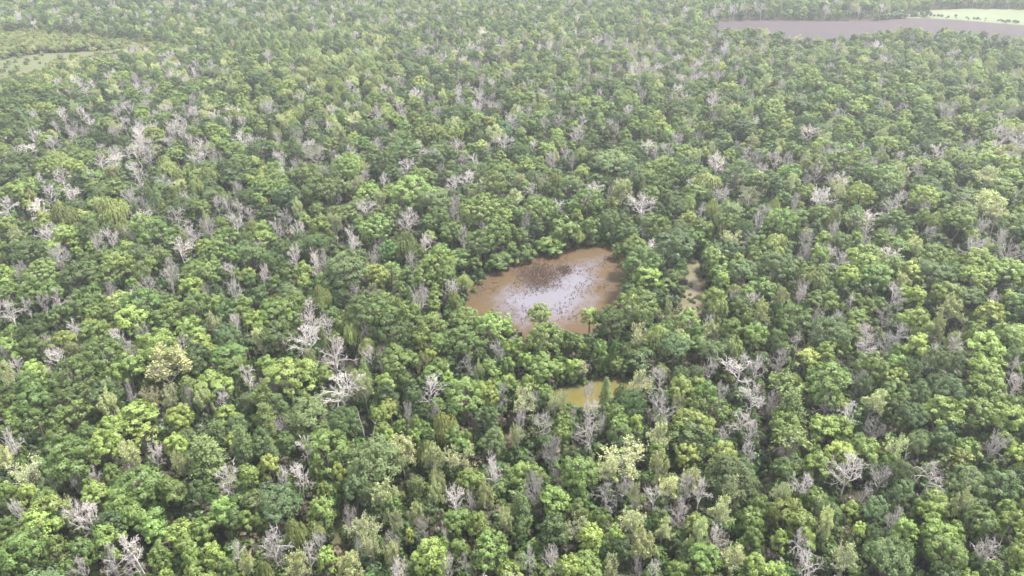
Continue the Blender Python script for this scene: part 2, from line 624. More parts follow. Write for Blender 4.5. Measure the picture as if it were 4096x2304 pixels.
def willow(seed, R=3.6, H=12.0, nl=10, strands=46):
    """Rounded heads with hanging sprays."""
    r = np.random.default_rng(seed)
    LC, lr = [], []
    for i in range(nl):
        a = i * 2.4 + r.normal() * .3
        t = math.sqrt((i + .5) / nl)
        LC.append([math.cos(a) * R * .66 * t, math.sin(a) * R * .66 * t, H - R * .35 - (t ** 1.5) * R * r.uniform(.55, 1.35)])
        lr.append(R * r.uniform(.28, .42))
    LC, lr = np.array(LC), np.array(lr)
    Ps, Ns, As, vs = [], [], [], []
    for c, l in zip(LC, lr):
        d = rdirs(r, strands * 2)
        d = d[d[:, 2] > -.05][:strands]
        v0 = r.uniform(0, 1)
        for e in d:
            start = c + e * l
            ln = r.uniform(.8, 2.6) * (l / 1.3)
            m = max(4, int(ln / .22))
            t = np.linspace(0, 1, m)[:, None]
            hv = np.array([e[0], e[1], 0])
            p = start + hv * l * .35 * np.sqrt(t) + np.array([0, 0, -1.]) * ln * t ** 1.2
            p = p + r.normal(size=p.shape) * .10
            Ps.append(p)
            Ns.append(unit(hv + np.array([0, 0, .35]) + (1 - t) * e + r.normal(size=p.shape) * .4))
            As.append(np.array([0, 0, -1.]) + hv * .4 + r.normal(size=p.shape) * .25)
            vs.append(np.full(m, v0 * .5 + r.uniform(0, .5)))
    P, Nn, A, var = np.vstack(Ps), np.vstack(Ns), np.vstack(As), np.concatenate(vs)
    V, Q = cards(P, Nn, r.uniform(.7, 1.3, len(P)) * .26, r, 2.6, A)
    tr = .016 * H
    polys = [([np.array([0, 0, -.3]), np.array([.1, 0, H * .25]), np.array([r.normal() * .3, r.normal() * .3, H * .5])], [tr * 1.4, tr, tr * .75], 7)]
    for c in LC:
        st = np.array(polys[0][0][2])
        polys.append(([st, st * .4 + c * .6 + np.array([0, 0, .4]), c], [tr * .45, tr * .3, .03], 4))
    tV, tQ = tubes(polys)
    return dict(trunk=(tV, tQ, [BARK]), crown=(V, Q, [FEATHER], None, np.repeat(var, 4)), R=R, H=H)


def feathery(seed, R=2.6, H=13.0, conic=.75, bottom=.22, n=4200):
    """Upright oval to conical crown of fine feathery leaf (swamp cypress like)."""
    r = np.random.default_rng(seed)
    # whorls of branch plumes
    Ps, Ns, As, vs = [], [], [], []
    nb = 90
    z0 = H * bottom
    tips = []
    for i in range(nb):
        t = (i + r.random()) / nb
        z = z0 + (H - z0) * t
        prof = (1 - t) ** conic * (min(1, (t + .12) / .3)) ** .6
        a = i * 2.39996 + r.normal() * .3
        ln = R * prof * r.uniform(.75, 1.15) + .25
        d = np.array([math.cos(a), math.sin(a), r.uniform(.05, .45)])
        p0 = np.array([0, 0, z - .4])
        p1 = p0 + d * ln
        tips.append((p0, p1))
        m = int(n / nb * (0.45 + prof))
        s = r.uniform(.25, 1, m) ** .7
        w = .16 + .32 * (1 - abs(s - .6))
        p = p0 + (p1 - p0) * s[:, None] + r.normal(size=(m, 3)) * w[:, None] * .75
        Ps.append(p)
        Ns.append(unit(d * .5 + np.array([0, 0, .7]) + r.normal(size=(m, 3)) * .5))
        As.append(d + r.normal(size=(m, 3)) * .5)
        vs.append(r.uniform(0, .5) + r.uniform(0, .5, m))
    P, Nn, A, var = np.vstack(Ps), np.vstack(Ns), np.vstack(As), np.concatenate(vs)
    V, Q = cards(P, Nn, r.uniform(.6, 1.2, len(P)) * .22, r, 2.2, A)
    tr = .013 * H
    polys = [([np.array([0, 0, -.3]), np.array([.05, 0, H * .3]), np.array([0, .05, H * .7]), np.array([0, 0, H * .97])], [tr * 1.6, tr, tr * .55, .02], 6)]
    for p0, p1 in tips[::2]:
        polys.append(([p0, (p0 + p1) / 2, p1], [tr * .25, tr * .15, .015], 3))
    tV, tQ = tubes(polys)
    return dict(trunk=(tV, tQ, [BARK]), crown=(V, Q, [FEATHER], None, np.repeat(var, 4)), R=R, H=H)


def snag(seed, H=12.0):
    r = np.random.default_rng(seed)
    pts = [np.array([0, 0, -.3])]
    d = np.array([r.normal() * .04, r.normal() * .04, 1.])
    for i in range(7):
        d = unit(d + r.normal(size=3) * .035)
        pts.append(pts[-1] + d * H / 7)
    tV, tQ = tubes([(pts, np.linspace(.22, .06, 8), 7)])
    polys = []
    for i in range(9):
        p = pts[int(r.integers(3, 8))]
        e = unit(np.array([r.normal(), r.normal(), .6]))
        ln = r.uniform(.5, 1.6)
        polys.append(([p, p + e * ln * .5, p + e * ln + np.array([0, 0, .2])], [.05, .035, .02], 4))
    cV, cQ = tubes(polys)
    return dict(trunk=(tV, tQ, [DEADBARK]), crown=(cV, cQ, [DEADBARK], None, None), R=1.4, H=H)


PROTO = {}          # set name -> list of prototype dicts
PROTO['big'] = [broadleaf(100 + i, R=6.2, H=16.5, flat=.88, nl=22, per=11, leaves=46, size=.295, cs=.80, low=-.6) for i in range(5)]
PROTO['mid'] = [broadleaf(200 + i, R=4.4, H=14.0, flat=1.0, nl=15, per=11, leaves=46, size=.27, cs=.70, low=-.65) for i in range(7)]
PROTO['small'] = [broadleaf(300 + i, R=2.9, H=11.0, flat=1.3, nl=10, per=11, leaves=38, size=.25, cs=.6, low=-.7) for i in range(6)]
PROTO['fine'] = [broadleaf(400 + i, R=4.6, H=14.0, flat=.95, nl=15, per=16, leaves=38, size=.23, cs=.62, fluff=1.2, low=-.45, leafmat=FEATHER) for i in range(5)]
PROTO['loose'] = [broadleaf(500 + i, R=3.8, H=14.0, flat=1.0, nl=11, per=8, leaves=20, size=.30, cs=.7, open_=.25, low=-.5) for i in range(4)]
PROTO['willow'] = [willow(600 + i, R=r_, H=h_, nl=n_) for i, (r_, h_, n_) in enumerate([(3.6, 12, 10), (4.4, 13, 14), (2.8, 11, 7), (3.9, 12.5, 12)])]
PROTO['feather'] = [feathery(700 + i, R=r_, H=h_, conic=c_, bottom=b_) for i, (r_, h_, c_, b_) in enumerate([(2.6, 13, .55, .25), (2.9, 14, .8, .2), (3.2, 12.5, .45, .3), (2.4, 13.5, .7, .3)])]
PROTO['bare'] = [bare_tree(800 + i, H=h_, R=r_, limbs=l_, stems=n_, thick=t_, fork=f_, arch=a_) for i, (h_, r_, l_, n_, t_, f_, a_) in enumerate(
    [(13, 4.2, 15, 2, 1.0, .36, 0), (12, 4.6, 17, 3, 1.1, .30, 0), (14, 3.8, 15, 1, 1.0, .38, 0), (12.5, 4.5, 13, 2, 1.35, .34, .03), (13.5, 4.0, 17, 2, .9, .38, 0), (11.5, 4.9, 16, 4, 1.2, .26, .02), (14, 3.6, 13, 1, 1.0, .40, -.02)])]
PROTO['budding'] = [budding_tree(900 + i, H=h_, R=r_, leafy=l_, size=z_) for i, (h_, r_, l_, z_) in enumerate([(13, 4.4, 1.4, .24), (13.5, 4.2, 2.3, .24), (12.5, 4.7, 3.2, .24), (14, 4.0, 1.8, .24), (12, 4.6, 4.2, .24)])]
PROTO['snag'] = [snag(950)]
PROTO['bank'] = [broadleaf(360 + i, R=3.4, H=8.5, flat=1.25, nl=13, per=11, leaves=30, size=.30, cs=.65, low=-.95) for i in range(4)]
PROTO['shrub'] = [broadleaf(970 + i, R=1.6, H=2.6, flat=.9, nl=6, per=7, leaves=16, size=.30, cs=.5, low=-.7, lift=.5) for i in range(4)]

POOL = bpy.data.collections.new("tree_shapes")      # shapes for the far forest; not part of the scene itself
order = []
for key in sorted(PROTO):
    for i, p in enumerate(PROTO[key]):
        tV, tQ, tm = p['trunk']
        cV, cQ, cmats, cmi, cvar = p['crown']
        p['trunk_me'] = new_mesh("trunk", tV, tQ, mats=tm, smooth=True)
        p['crown_me'] = new_mesh("crown", cV, cQ, mats=cmats, mi=cmi, var=cvar)
        # joined copy for the forest mass
        mats = list(tm) + list(cmats)
        mi = np.r_[np.zeros(len(tQ), int), (np.asarray(cmi) if cmi is not None else np.zeros(len(cQ), int)) + len(tm)]
        var = np.r_[np.full(len(tV), .5), cvar if cvar is not None else np.full(len(cV), .5)]
        me = new_mesh("whole_tree", np.concatenate([tV, cV]), np.concatenate([tQ, cQ + len(tV)]), mats=mats, mi=mi, var=var)
        o = bpy.data.objects.new("shape_%03d" % len(order), me)
        POOL.objects.link(o)
        p['index'] = len(order)
        order.append(p)

# ------------------------------------------------------------------ the setting: ground, water, fields
fx0, fx1 = -75, 110
xs = np.unique(np.r_[-9000, -4000, -2000, np.arange(-1000, fx0, 25), np.arange(fx0, fx1, 1.0), np.arange(fx1, 1001, 25), 2000, 4000, 9000])
ys = np.unique(np.r_[-3000, -800, -200, np.arange(-50, 70, 20), np.arange(70, 300, 1.0), np.arange(300, 1400, 25), 2000, 4000, 9000, 15000])
X, Y = np.meshgrid(xs, ys)
Z = np.zeros_like(X)
near = (np.abs(X) < 400) & (Y > 0) & (Y < 500)
Z += np.where(near, .12 * np.sin(X * .21 + 1.3 * np.sin(Y * .13)) + .10 * np.sin(Y * .33 + X * .07), 0)
for P in WATERS:
    m = (np.abs(X) < 200) & (Y > 60) & (Y < 320)
    sd = np.full(X.shape, -99.0)
    sd[m] = sdist(P, X[m], Y[m]) + .5 * np.sin(X[m] * 1.3) * np.sin(Y[m] * 1.1 + X[m] * .4)
    Z = np.where(sd > -2.5, np.minimum(Z, -.2 - .32 * np.clip(sd, -2.5, 3)), Z)
ny, nx = X.shape
idx = np.arange(nx * ny).reshape(ny, nx)
Q = np.stack([idx[:-1, :-1], idx[:-1, 1:], idx[1:, 1:], idx[1:, :-1]], -1).reshape(-1, 4)
add("ground", new_mesh("ground", np.stack([X, Y, Z], -1).reshape(-1, 3), Q, mats=[FLOOR], smooth=True), kind="structure")


def sheet_grid(name, poly, z, material, step=.8, grow=2.0):
    P = np.array(poly)
    gx = np.arange(P[:, 0].min() - 4, P[:, 0].max() + 4, step)
    gy = np.arange(P[:, 1].min() - 4, P[:, 1].max() + 4, step)
    A, B = np.meshgrid(gx, gy)
    sd = sdist(poly, A, B)
    id_ = np.arange(A.size).reshape(A.shape)
    ok = np.minimum(np.minimum(sd[:-1, :-1], sd[1:, :-1]), np.minimum(sd[:-1, 1:], sd[1:, 1:])) > -grow
    q = np.stack([id_[:-1, :-1], id_[:-1, 1:], id_[1:, 1:], id_[1:, :-1]], -1)[ok]
    used, inv = np.unique(q, return_inverse=True)
    V = np.stack([A.ravel(), B.ravel(), np.full(A.size, z)], -1)[used]
    me = new_mesh(name, V, inv.reshape(-1, 4), mats=[material], smooth=True)
    a = me.attributes.new("shore", 'FLOAT', 'POINT')
    a.data.foreach_set("value", sd.ravel()[used].astype(np.float32))
    return add(name, me, kind="structure")


W1 = water_material("brown_pond", (0.098, 0.092, 0.112), [(0.028, 0.018, 0.007), (0.062, 0.037, 0.012), (0.045, 0.029, 0.016), (0.070, 0.050, 0.034)], 7.5, 16.0, rough=.14, warp=3.6)
W2 = water_material("olive_pool", (0.092, 0.076, 0.02), [(0.03, 0.038, 0.011), (0.055, 0.057, 0.015), (0.075, 0.068, 0.02)], 1.5, 6.5, rough=.2, warp=1.2)
W3 = water_material("swamp_water", (0.11, 0.095, 0.065), [(0.05, 0.058, 0.02), (0.085, 0.075, 0.042), (0.14, 0.115, 0.085)], 1.5, 4.5, rough=.25, warp=1.4)
W4 = water_material("murky_pool", (0.07, 0.058, 0.026), [(0.035, 0.042, 0.012), (0.055, 0.05, 0.022)], .8, 3.5, rough=.2, warp=.8)
sheet_grid("pond_water", POND, -.2, W1)
sheet_grid("pool_water", OLIVE, -.2, W2)
sheet_grid("swamp_water", SWAMP, -.2, W3)
sheet_grid("puddle_water", NEARP, -.2, W4)


def flat_sheet(name, poly, z, material):
    me = bpy.data.meshes.new(name)
    me.from_pydata([(x, y, z) for x, y in poly], [], [list(range(len(poly)))])
    me.materials.append(material)
    return add(name, me, kind="structure")


flat_sheet("bare_field", FIELD, .05, PURPLE)
flat_sheet("green_field", GREENF, .06, GREENM)
flat_sheet("marsh_clearing", MARSH, .05, MARSHM)

# ------------------------------------------------------------------ trees read off the photograph
# per tile: kind, then x y width in tile pixels. B bare, S budding, G green, L light green, D dark, T blue-green, Y yellow, W willow, C conical, N snag
SURVEY = {
(2, 0): """B 125 260 220 290 210 120 450 180 170 590 120 200 820 500 150 1240 520 170 1430 470 160 550 770 300 40 690 110 150 830 170 1330 1060 160 1890 1120 150 2240 1140 200 2490 920 200 2380 380 160 2080 60 120 2350 50 170 1100 50 150 460 560 130 740 440 130
S 1690 840 520 60 900 180 1100 1230 230 2060 1140 200 1520 1090 200 1680 1110 170 740 690 150 2180 370 150
L 960 450 270 1330 330 290 640 560 280 950 260 190 1880 420 260 1560 590 390 1300 820 280 2160 1000 360 780 1290 330 1400 1280 380 1810 1310 260 2280 1290 220 2000 580 220 2540 300 180 80 1150 170 100 600 210 330 860 250 1900 1000 200 1120 1410 260
G 870 140 330 1150 220 240 1430 150 350 1020 680 420 760 900 440 640 1090 400 2310 700 330 2270 240 220 1650 330 270 1970 180 240 560 310 230 760 280 220 110 480 220 310 610 240 260 980 260 350 1130 300 1080 900 180 2330 840 300 2450 170 200 300 60 260 60 70 200 500 40 200 620 1360 300 350 1340 300 150 1390 220
D 1080 1080 300 320 460 300 1990 660 220 430 340 200 1950 780 200
T 2280 480 240 2500 1150 200 2370 1390 220
C 2220 170 90 1800 700 110 1700 690 130""",
(2, 1): """B 540 230 170 560 390 250 500 560 330 790 670 380 870 1080 450 1660 130 260 1720 1040 290 2120 790 200 2440 660 170 2470 1080 180 1250 760 180 1010 80 170 740 420 150 150 980 200 1120 440 170 1540 1270 120 1800 1260 120 280 1430 170 1160 690 150
S 540 760 190 1100 1000 250 2250 900 130 60 560 200
N 1090 1390 60
W 650 90 200 960 440 190 1110 590 180 2100 60 140 1990 130 130 1450 180 120 1900 1370 260
C 690 500 110 1560 60 110 100 1300 200 1060 850 160
G 230 250 360 1120 220 400 1380 430 350 250 490 340 1430 750 360 380 130 220 670 220 110 740 290 160 2050 520 360 1830 560 220 1850 800 200 1500 940 180 80 1120 280 690 880 180 1560 270 240 2360 840 220 1800 180 120 1760 880 220 1820 1190 200 870 370 160 1250 1310 200 990 1420 160
L 340 900 480 1310 960 220 1640 530 170 2350 380 350 2100 300 280 2130 1090 420 2310 1050 250 1450 1400 140 1620 1390 140 20 320 130 2540 600 140
Y 1350 1220 180
T 530 1280 420 200 1190 200
D 1340 1100 220 1600 1090 200 2290 1310 250 880 100 200 900 1340 300 30 80 160""",
(2, 2): """B 1150 220 180 2270 850 400 1990 830 160 2450 800 240 1520 1260 300 810 1250 220 650 1310 90 870 1390 110 60 1340 160 290 1370 220 2430 1140 300 2320 1370 280 2130 1080 180 210 1150 140 1880 900 90 750 1100 180 1510 950 260
S 1600 240 120 2460 250 200 1280 490 220 700 840 200 1280 1030 260 420 1160 180 500 1130 120 120 1150 260
L 280 260 220 790 290 200 1790 300 200 2040 100 250 2450 500 230 620 780 190 750 620 80 60 600 170 120 740 170 150 990 190 1740 1020 230 1830 1390 420 1270 1380 150 2350 330 110
G 330 500 360 1260 180 420 2320 200 250 2220 440 220 880 650 170 1020 750 170 1000 630 90 310 820 330 450 800 180 1980 1060 210 1070 1290 230 1090 1400 230 1850 1210 260 530 1360 200 2090 1220 260 560 520 160 640 560 180
D 1000 350 320 1270 700 330 1180 1180 280 760 550 120
T 1640 590 290 2020 640 260 1700 880 160 1840 870 160
W 1460 480 210 2230 600 250 2080 230 210 1100 1050 160
C 950 1020 150""",
(2, 3): """B 1000 470 230 1150 330 200 1330 490 280 970 640 260 1200 560 240 130 750 170 300 570 160 40 1130 170 1850 580 170 1650 690 160 1250 90 200 1330 170 140 560 1220 230 800 1290 220 2470 1010 220 850 170 110 890 960 160 500 330 150 2480 820 150
S 1640 420 200 1030 1180 280 130 120 170 1820 230 300
L 980 190 180 850 430 170 1470 330 290 1490 90 180 1780 60 260 2400 480 280 2170 580 330 1500 560 210 590 680 250 640 900 420 120 1290 140 1060 780 280 1280 930 260 2200 820 320 2170 1010 330 1780 1280 380 2100 1240 340 2400 1300 320 540 1400 250 180 1410 280 720 1390 250
Y 2250 250 240 390 720 240
G 270 320 360 640 120 160 1110 170 160 180 980 350 600 1080 300 1250 1080 300 760 590 130 2480 1190 200 1330 660 160
T 610 430 360 1980 100 280 1560 1050 200 1830 1030 280 1880 760 220 1450 1290 260 970 1000 180 2440 700 170 1700 720 220
C 300 1210 260
D 90 520 230 1410 820 240 1290 1270 240""",
(3, 0): """B 130 120 220 1580 250 220 2290 500 260 510 480 140 760 540 160 960 510 150 760 860 260 910 920 260 1150 1320 330 1370 1180 300 840 1410 180 2410 1220 180 240 800 150 1380 1330 260
S 60 320 200 230 440 350 700 740 180 1290 260 260 1820 320 180 2480 1380 180
L 1080 170 330 1760 130 220 2510 450 190 480 830 420 380 960 300 940 650 250 250 650 210 1560 900 280 1560 1020 200 1800 1000 260 2130 1220 220 1950 1410 200 2500 920 180 1650 1440 140 2210 780 230 1850 1150 240
G 650 280 420 560 60 260 870 60 240 1390 530 420 1240 720 330 1310 880 260 1730 600 260 50 620 180 450 700 220 240 1220 380 550 1190 230 120 1370 260 60 960 200 2060 950 240 2380 880 220 1100 1100 300 800 1250 280 860 430 180 1100 430 200 700 1380 220 1600 1290 240 1900 1290 180 2300 1370 180 350 1050 220
D 1090 940 320 1950 640 230
C 2060 200 330 2420 90 220""",
(3, 1): """B 450 470 230 270 490 130 170 1130 340 230 1260 200 2380 400 300 2000 710 220 2180 680 140 1390 1090 180 1680 1000 220 520 1240 200 650 1130 230 2100 1350 180 1900 1410 180 920 890 180 1010 1200 110 1920 1070 130 1420 1390 260
S 1280 690 330 1120 1000 320 1780 330 260 2020 300 330 1820 540 200 1790 640 200 450 1390 280 960 1400 320 1640 880 220 2360 690 190 1430 930 160 1400 1280 220 1160 1160 220 2480 920 200
N 1115 80 70
W 400 1000 230 590 1010 200 1720 190 220 100 1390 150
Y 160 330 200 1540 1060 80
L 600 390 140 840 430 170 690 600 160 640 790 260 1340 90 160 2160 510 280 2080 180 200 1720 1270 360 2350 1210 360 740 1310 200 2380 50 200 2230 920 220
G 690 170 460 310 120 190 1000 190 200 470 70 160 1370 760 220 1850 1160 200 2050 1200 200 2010 910 260 1720 60 140 1990 60 200 2130 60 120 1550 60 160 30 920 130 2450 1150 200
T 230 720 400 1200 330 480 980 560 260 1150 640 220 1600 530 180 2360 120 260
C 160 180 180
D 1740 820 180""",
(3, 2): """B 400 180 260 790 60 310 220 590 260 940 650 270 1110 560 180 170 1310 130 390 1270 200 1430 680 200 1680 880 220 1750 580 260 2060 1080 180 1250 1340 200 1900 620 220 470 500 130 1420 1390 160 2380 230 150 2400 30 180
S 1110 260 440 1000 420 240 1550 560 220 1450 80 260 1480 380 240 1300 1130 340 2060 830 280 2240 680 260 1880 1090 220 2230 1260 260 1240 940 280 980 1390 170 90 80 160 1780 480 200 1230 700 180
L 90 400 240 250 440 190 820 1060 260 720 1320 280 1480 200 180 1920 1300 320 2450 1370 280 590 1390 240 1000 1040 180
Y 2110 220 300 1760 220 240 1830 930 200
G 680 400 370 430 680 290 640 800 240 700 640 200 1790 60 420 900 850 200 2400 900 240 2490 720 160 2420 1060 200 60 1000 160 1640 1400 200
T 2240 440 480 1180 110 130 1080 50 220
C 100 780 220
D 430 960 280 1080 1230 220 1490 870 180 600 270 200""",
(3, 3): """B 200 190 240 330 560 260 790 440 360 1110 480 240 1610 430 330 1230 960 170 300 1170 230 2180 1230 360 400 1390 230 2270 140 250 960 640 130 1280 870 100
S 770 1290 260 1970 800 240 560 980 200 130 660 200 1290 150 220
N 1420 230 50
L 210 90 380 720 210 280 980 160 260 490 330 250 2500 230 200 1400 1000 230 1680 700 280 1640 850 240 1740 1050 320 180 800 330 330 950 300 130 1090 170 430 1130 180 80 1390 220 2500 1290 200 800 800 180
Y 910 1000 140 2550 760 110
G 160 370 260 500 690 240 2050 180 260 2120 890 320 2450 930 260 1780 1230 360 2250 1400 200 470 200 130 1480 760 160
T 620 850 260 1320 430 240 1390 600 220 1980 480 330 1500 120 220 1060 1200 240 1250 1280 360 1040 780 260 1200 720 200 1060 1030 160
D 2310 530 360 1770 70 240""",
(1, 0): """B 500 520 220 730 520 200 80 650 230 1400 90 180 1500 150 160 1370 280 200 1780 760 260 2180 620 150 2290 630 110 2410 650 120 1100 960 180 990 1020 180 1310 920 180 2090 860 200 2380 790 180 1930 930 220 1840 1080 230 600 1150 260 1740 1220 150 220 1300 180 2060 60 200 1150 190 200 640 330 200 2380 480 130 1490 640 130 1890 580 130 2180 150 130 1320 550 200 2290 1340 220 1710 1380 180 690 1410 200
W 550 150 240 1110 640 290 1660 260 200 2090 320 210 1980 430 150 640 700 240 1240 830 160 1790 350 130 1760 500 160
C 1360 640 110 1580 520 100 1490 510 80 1950 240 80 1970 530 70 440 1080 180 840 860 220
L 490 230 240 740 250 240 260 430 230 120 500 220 650 920 240 1190 1190 280 410 1280 320 1780 920 200 2000 660 230 1500 1220 130 1960 1420 230 40 1320 200 1650 1140 150 2350 1330 160 1460 820 280
G 790 150 230 240 850 200 1560 910 330 1110 1340 230 230 1060 330 2160 1090 220 2060 1260 330 830 1190 180 2280 930 230 60 1420 180
D 180 190 320 1850 650 280 780 1330 300
T 130 290 260 1380 1120 260 1410 1300 170 2500 1130 200""",
(1, 1): """B 590 130 260 960 90 170 680 280 140 400 230 140 800 550 120 1090 350 130 1300 390 130 2110 180 130 2210 190 110 2110 370 160 1990 430 180 2000 670 160 1540 780 260 1690 990 190 990 1040 190 590 1170 250 700 1150 140 420 1160 150 230 870 180 420 870 180 300 760 160 1240 930 150 2330 70 120 960 940 130 2090 930 140 1570 1170 170 1200 40 180 1210 1100 120 60 1320 120
S 1450 560 220 800 830 180 1010 430 180 430 680 140 1250 590 160
L 960 210 230 1190 840 330 1560 470 380 1700 330 230 500 310 280 170 360 270 2440 890 260 480 1280 170 620 830 200 90 960 220 1220 1330 230 1360 1280 200 80 600 100 1380 690 180 1650 620 180 2380 390 280 470 1400 130 680 1390 120 60 850 150
G 690 420 380 900 690 220 1500 60 340 1150 100 200 1290 180 240 870 250 280 150 460 240 300 490 250 2250 640 400 1960 890 240 1740 800 170 2250 980 300 2440 1150 260 1030 1170 240 1310 1070 180 260 1050 190 1850 1210 330 1700 1340 260 1920 1330 230 920 460 130 1180 440 130 1340 500 170 2480 280 250 190 1400 140 340 1340 130
W 1480 980 280 2090 1390 170
D 650 1010 300 330 540 280 150 700 200 1780 170 220
T 1780 580 330 930 1280 420 2150 280 200""",
(1, 2): """B 390 170 140 1300 640 330 1350 880 140 200 490 190 2060 200 230 2440 170 180 980 500 90 1910 700 150 2460 750 170 1800 440 140 140 780 130 600 200 110 2140 550 150 210 30 110 1440 100 120
S 1110 480 240 2380 540 260
W 1970 380 300 1780 590 170 2030 640 150 670 950 160
L 1770 110 230 2130 800 180 2060 1150 260 1140 1300 140 1360 1350 260 2110 1370 160 650 740 110 700 310 170 160 240 170
G 780 560 300 290 650 320 1480 400 240 540 840 280 410 990 280 780 820 190 140 1080 200 1330 1180 350 1230 1040 240 1200 910 170 1920 850 200 1680 1290 140 480 520 140 630 640 150 1150 90 140 1600 290 260 1560 540 130 1460 820 260 2500 400 220 2460 1000 230 60 920 150 2450 1130 160 1380 520 200
D 1640 1040 420 1100 880 180 930 870 160
T 1030 180 400 1220 300 250 2280 280 280 2320 1260 260 220 340 150 590 420 250 1650 620 190 1000 740 180""",
(1, 3): """B 480 310 160 530 540 260 980 810 260 960 1000 170 1220 670 220 370 960 220 360 1130 190 730 1200 240 270 640 140 2050 1040 260 2400 1090 230 1570 650 180 1500 280 160 1950 600 160 70 160 180 190 170 150 740 380 160 1620 910 160 650 890 150 2340 930 180
S 230 420 170 700 460 200 2150 370 260 1280 440 200 2250 620 320 2300 740 250
W 650 760 160 90 1000 230 60 620 130 440 1340 280 1640 770 180
L 940 520 260 1000 1150 330 1260 1220 280 1560 530 280 2100 1180 330 1500 1240 220 530 1130 190 1410 930 150 1900 780 260 1560 740 170 560 960 170 480 220 260 2000 180 220 2220 150 190 2440 330 200 2400 1300 300 800 1330 240 2100 1350 330 230 60 160
Y 1420 1300 240
G 130 780 300 520 700 220 840 760 260 1330 780 250 1980 530 230 1700 1130 300 1150 960 220 1320 1050 240 860 950 150 1190 320 320 700 170 260 1720 330 220 240 300 180 350 500 160 2380 470 230 2450 820 250 1100 1330 300
D 100 420 200 1150 490 240
T 130 1230 330 1700 1310 330 740 990 200""",
}

TINT = {
    'G': (0.092, 0.140, 0.036), 'L': (0.145, 0.202, 0.052), 'D': (0.054, 0.086, 0.028), 'T': (0.092, 0.132, 0.056), 'P': (0.205, 0.250, 0.110),  # P: willow tint made paler to paint in sunlit patches
    'Y': (0.205, 0.245, 0.070), 'W': (0.185, 0.225, 0.078), 'C': (0.122, 0.172, 0.066), 'S': (0.305, 0.335, 0.165),
    'B': (0.400, 0.372, 0.365), 'N': (0.42, 0.40, 0.39)}
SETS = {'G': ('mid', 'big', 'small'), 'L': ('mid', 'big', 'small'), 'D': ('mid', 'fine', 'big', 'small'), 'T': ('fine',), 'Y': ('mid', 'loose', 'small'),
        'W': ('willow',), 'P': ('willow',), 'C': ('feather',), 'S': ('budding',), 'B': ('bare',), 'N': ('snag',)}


def jitter(rgb, amt=.16, hue=.08):
    v = 1 + random.gauss(0, amt)
    v = min(max(v, .6), 1.5)
    h = random.gauss(0, hue)
    return (rgb[0] * v * (1 + h), rgb[1] * v, rgb[2] * v * (1 - h * .6))


class Tree:
    __slots__ = "kind x y w h proto rot tint lean hand px py".split()


TREES = []


def make_tree(kind, x, y, w, hand):
    t = Tree()
    t.kind, t.x, t.y, t.w, t.hand = kind, x, y, w, hand
    if kind in 'GL':
        s = 'big' if w > 10.3 else ('small' if w < 6.4 else ('mid' if random.random() < .85 else 'loose'))
    elif kind == 'D':
        s = 'small' if w < 6 else ('fine' if random.random() < .5 else 'mid')
    elif kind == 'Y':
        s = 'small' if w < 5 else random.choice(('mid', 'loose'))
    else:
        s = SETS[kind][0]
    t.proto = random.choice(PROTO[s])
    if kind in 'BS':
        t.h = min(10.5 + .42 * w, 16) * random.uniform(.92, 1.1)
    elif kind in 'WP':
        t.h = (8.5 + .5 * w) * random.uniform(.9, 1.1)
    elif kind == 'C':
        t.h = (10 + .6 * w) * random.uniform(.92, 1.08)
    elif kind == 'N':
        t.h = 11
    else:
        t.h = min(8.0 + .62 * w, 17.5) * random.uniform(.9, 1.12)
    t.rot = random.uniform(0, 6.283)
    t.lean = (random.gauss(0, .04), random.gauss(0, .04))
    t.tint = jitter(TINT[kind], .2, .012) if kind in 'BN' else jitter(TINT[kind], .20, .03 if kind in 'YSPW' else .055)
    t.px, t.py = to_px(x, y, t.h * .68)
    TREES.append(t)
    return t


for (tr_, tc_), txt in SURVEY.items():
    for line in txt.split("\n"):
        tok = line.split()
        kind, nums = tok[0], list(map(float, tok[1:]))
        for i in range(0, len(nums), 3):
            px = tc_ * 1024 + nums[i] / 2.5156
            py = tr_ * 576 + nums[i + 1] / 2.5156
            wp = nums[i + 2] / 2.5156
            x, y, depth = ground_at(px, py, 9.5)
            w = min(max(wp * depth / FPX * (1.0 if kind in 'BSN' else 1.10), 2.2), 17)
            bank = False
            pcy = 1225 if 1700 < px < 2600 and py < 1400 else 1540
            if (tr_, tc_, nums[i], nums[i + 1]) != (2, 2, 950, 1020) and py < pcy:
                z = 9.5
                while z > 4 and any(float(sdist(P, np.array([x]), np.array([y]))[0]) > -1.0 for P in (POND, OLIVE)):
                    z -= .5
                    bank = True
                    x, y, depth = ground_at(px, py, z)
                n_ = 0
                while bank and n_ < 30 and any(inside(P, x, y) for P in (POND, OLIVE)):
                    y += .6
                    n_ += 1
            t = make_tree(kind, x, y, w, True)
            if not bank:
                zt = t.h * (.62 if kind in 'BSN' else .70)
                x2, y2, _ = ground_at(px, py, zt)
                if not any(inside(P, x2, y2) for P in WATERS):
                    t.x, t.y = x2, y2
                    t.px, t.py = px, py
            if bank:
                t.h = max(z / .62, 5.5)
                if kind in 'GLDTYC':
                    t.proto = random.choice(PROTO['bank'])
                t.px, t.py = to_px(x, y, z)

# ------------------------------------------------------------------ the rest of the wood: jittered filling between those trees
CELL = 12.0
grid = {}


def put(t):
    grid.setdefault((int(t.x // CELL), int(t.y // CELL)), []).append(t)


for t in TREES:
    put(t)


def crowded(x, y, w, k=.40):
    cx, cy = int(x // CELL), int(y // CELL)
    for i in (-1, 0, 1):
        for j in (-1, 0, 1):
            for o in grid.get((cx + i, cy + j), ()):
                kk = k * 1.5 if o.hand and o.kind in 'BS' else k
                if math.hypot(o.x - x, o.y - y) < kk * (o.w + w):
                    return True
    return False


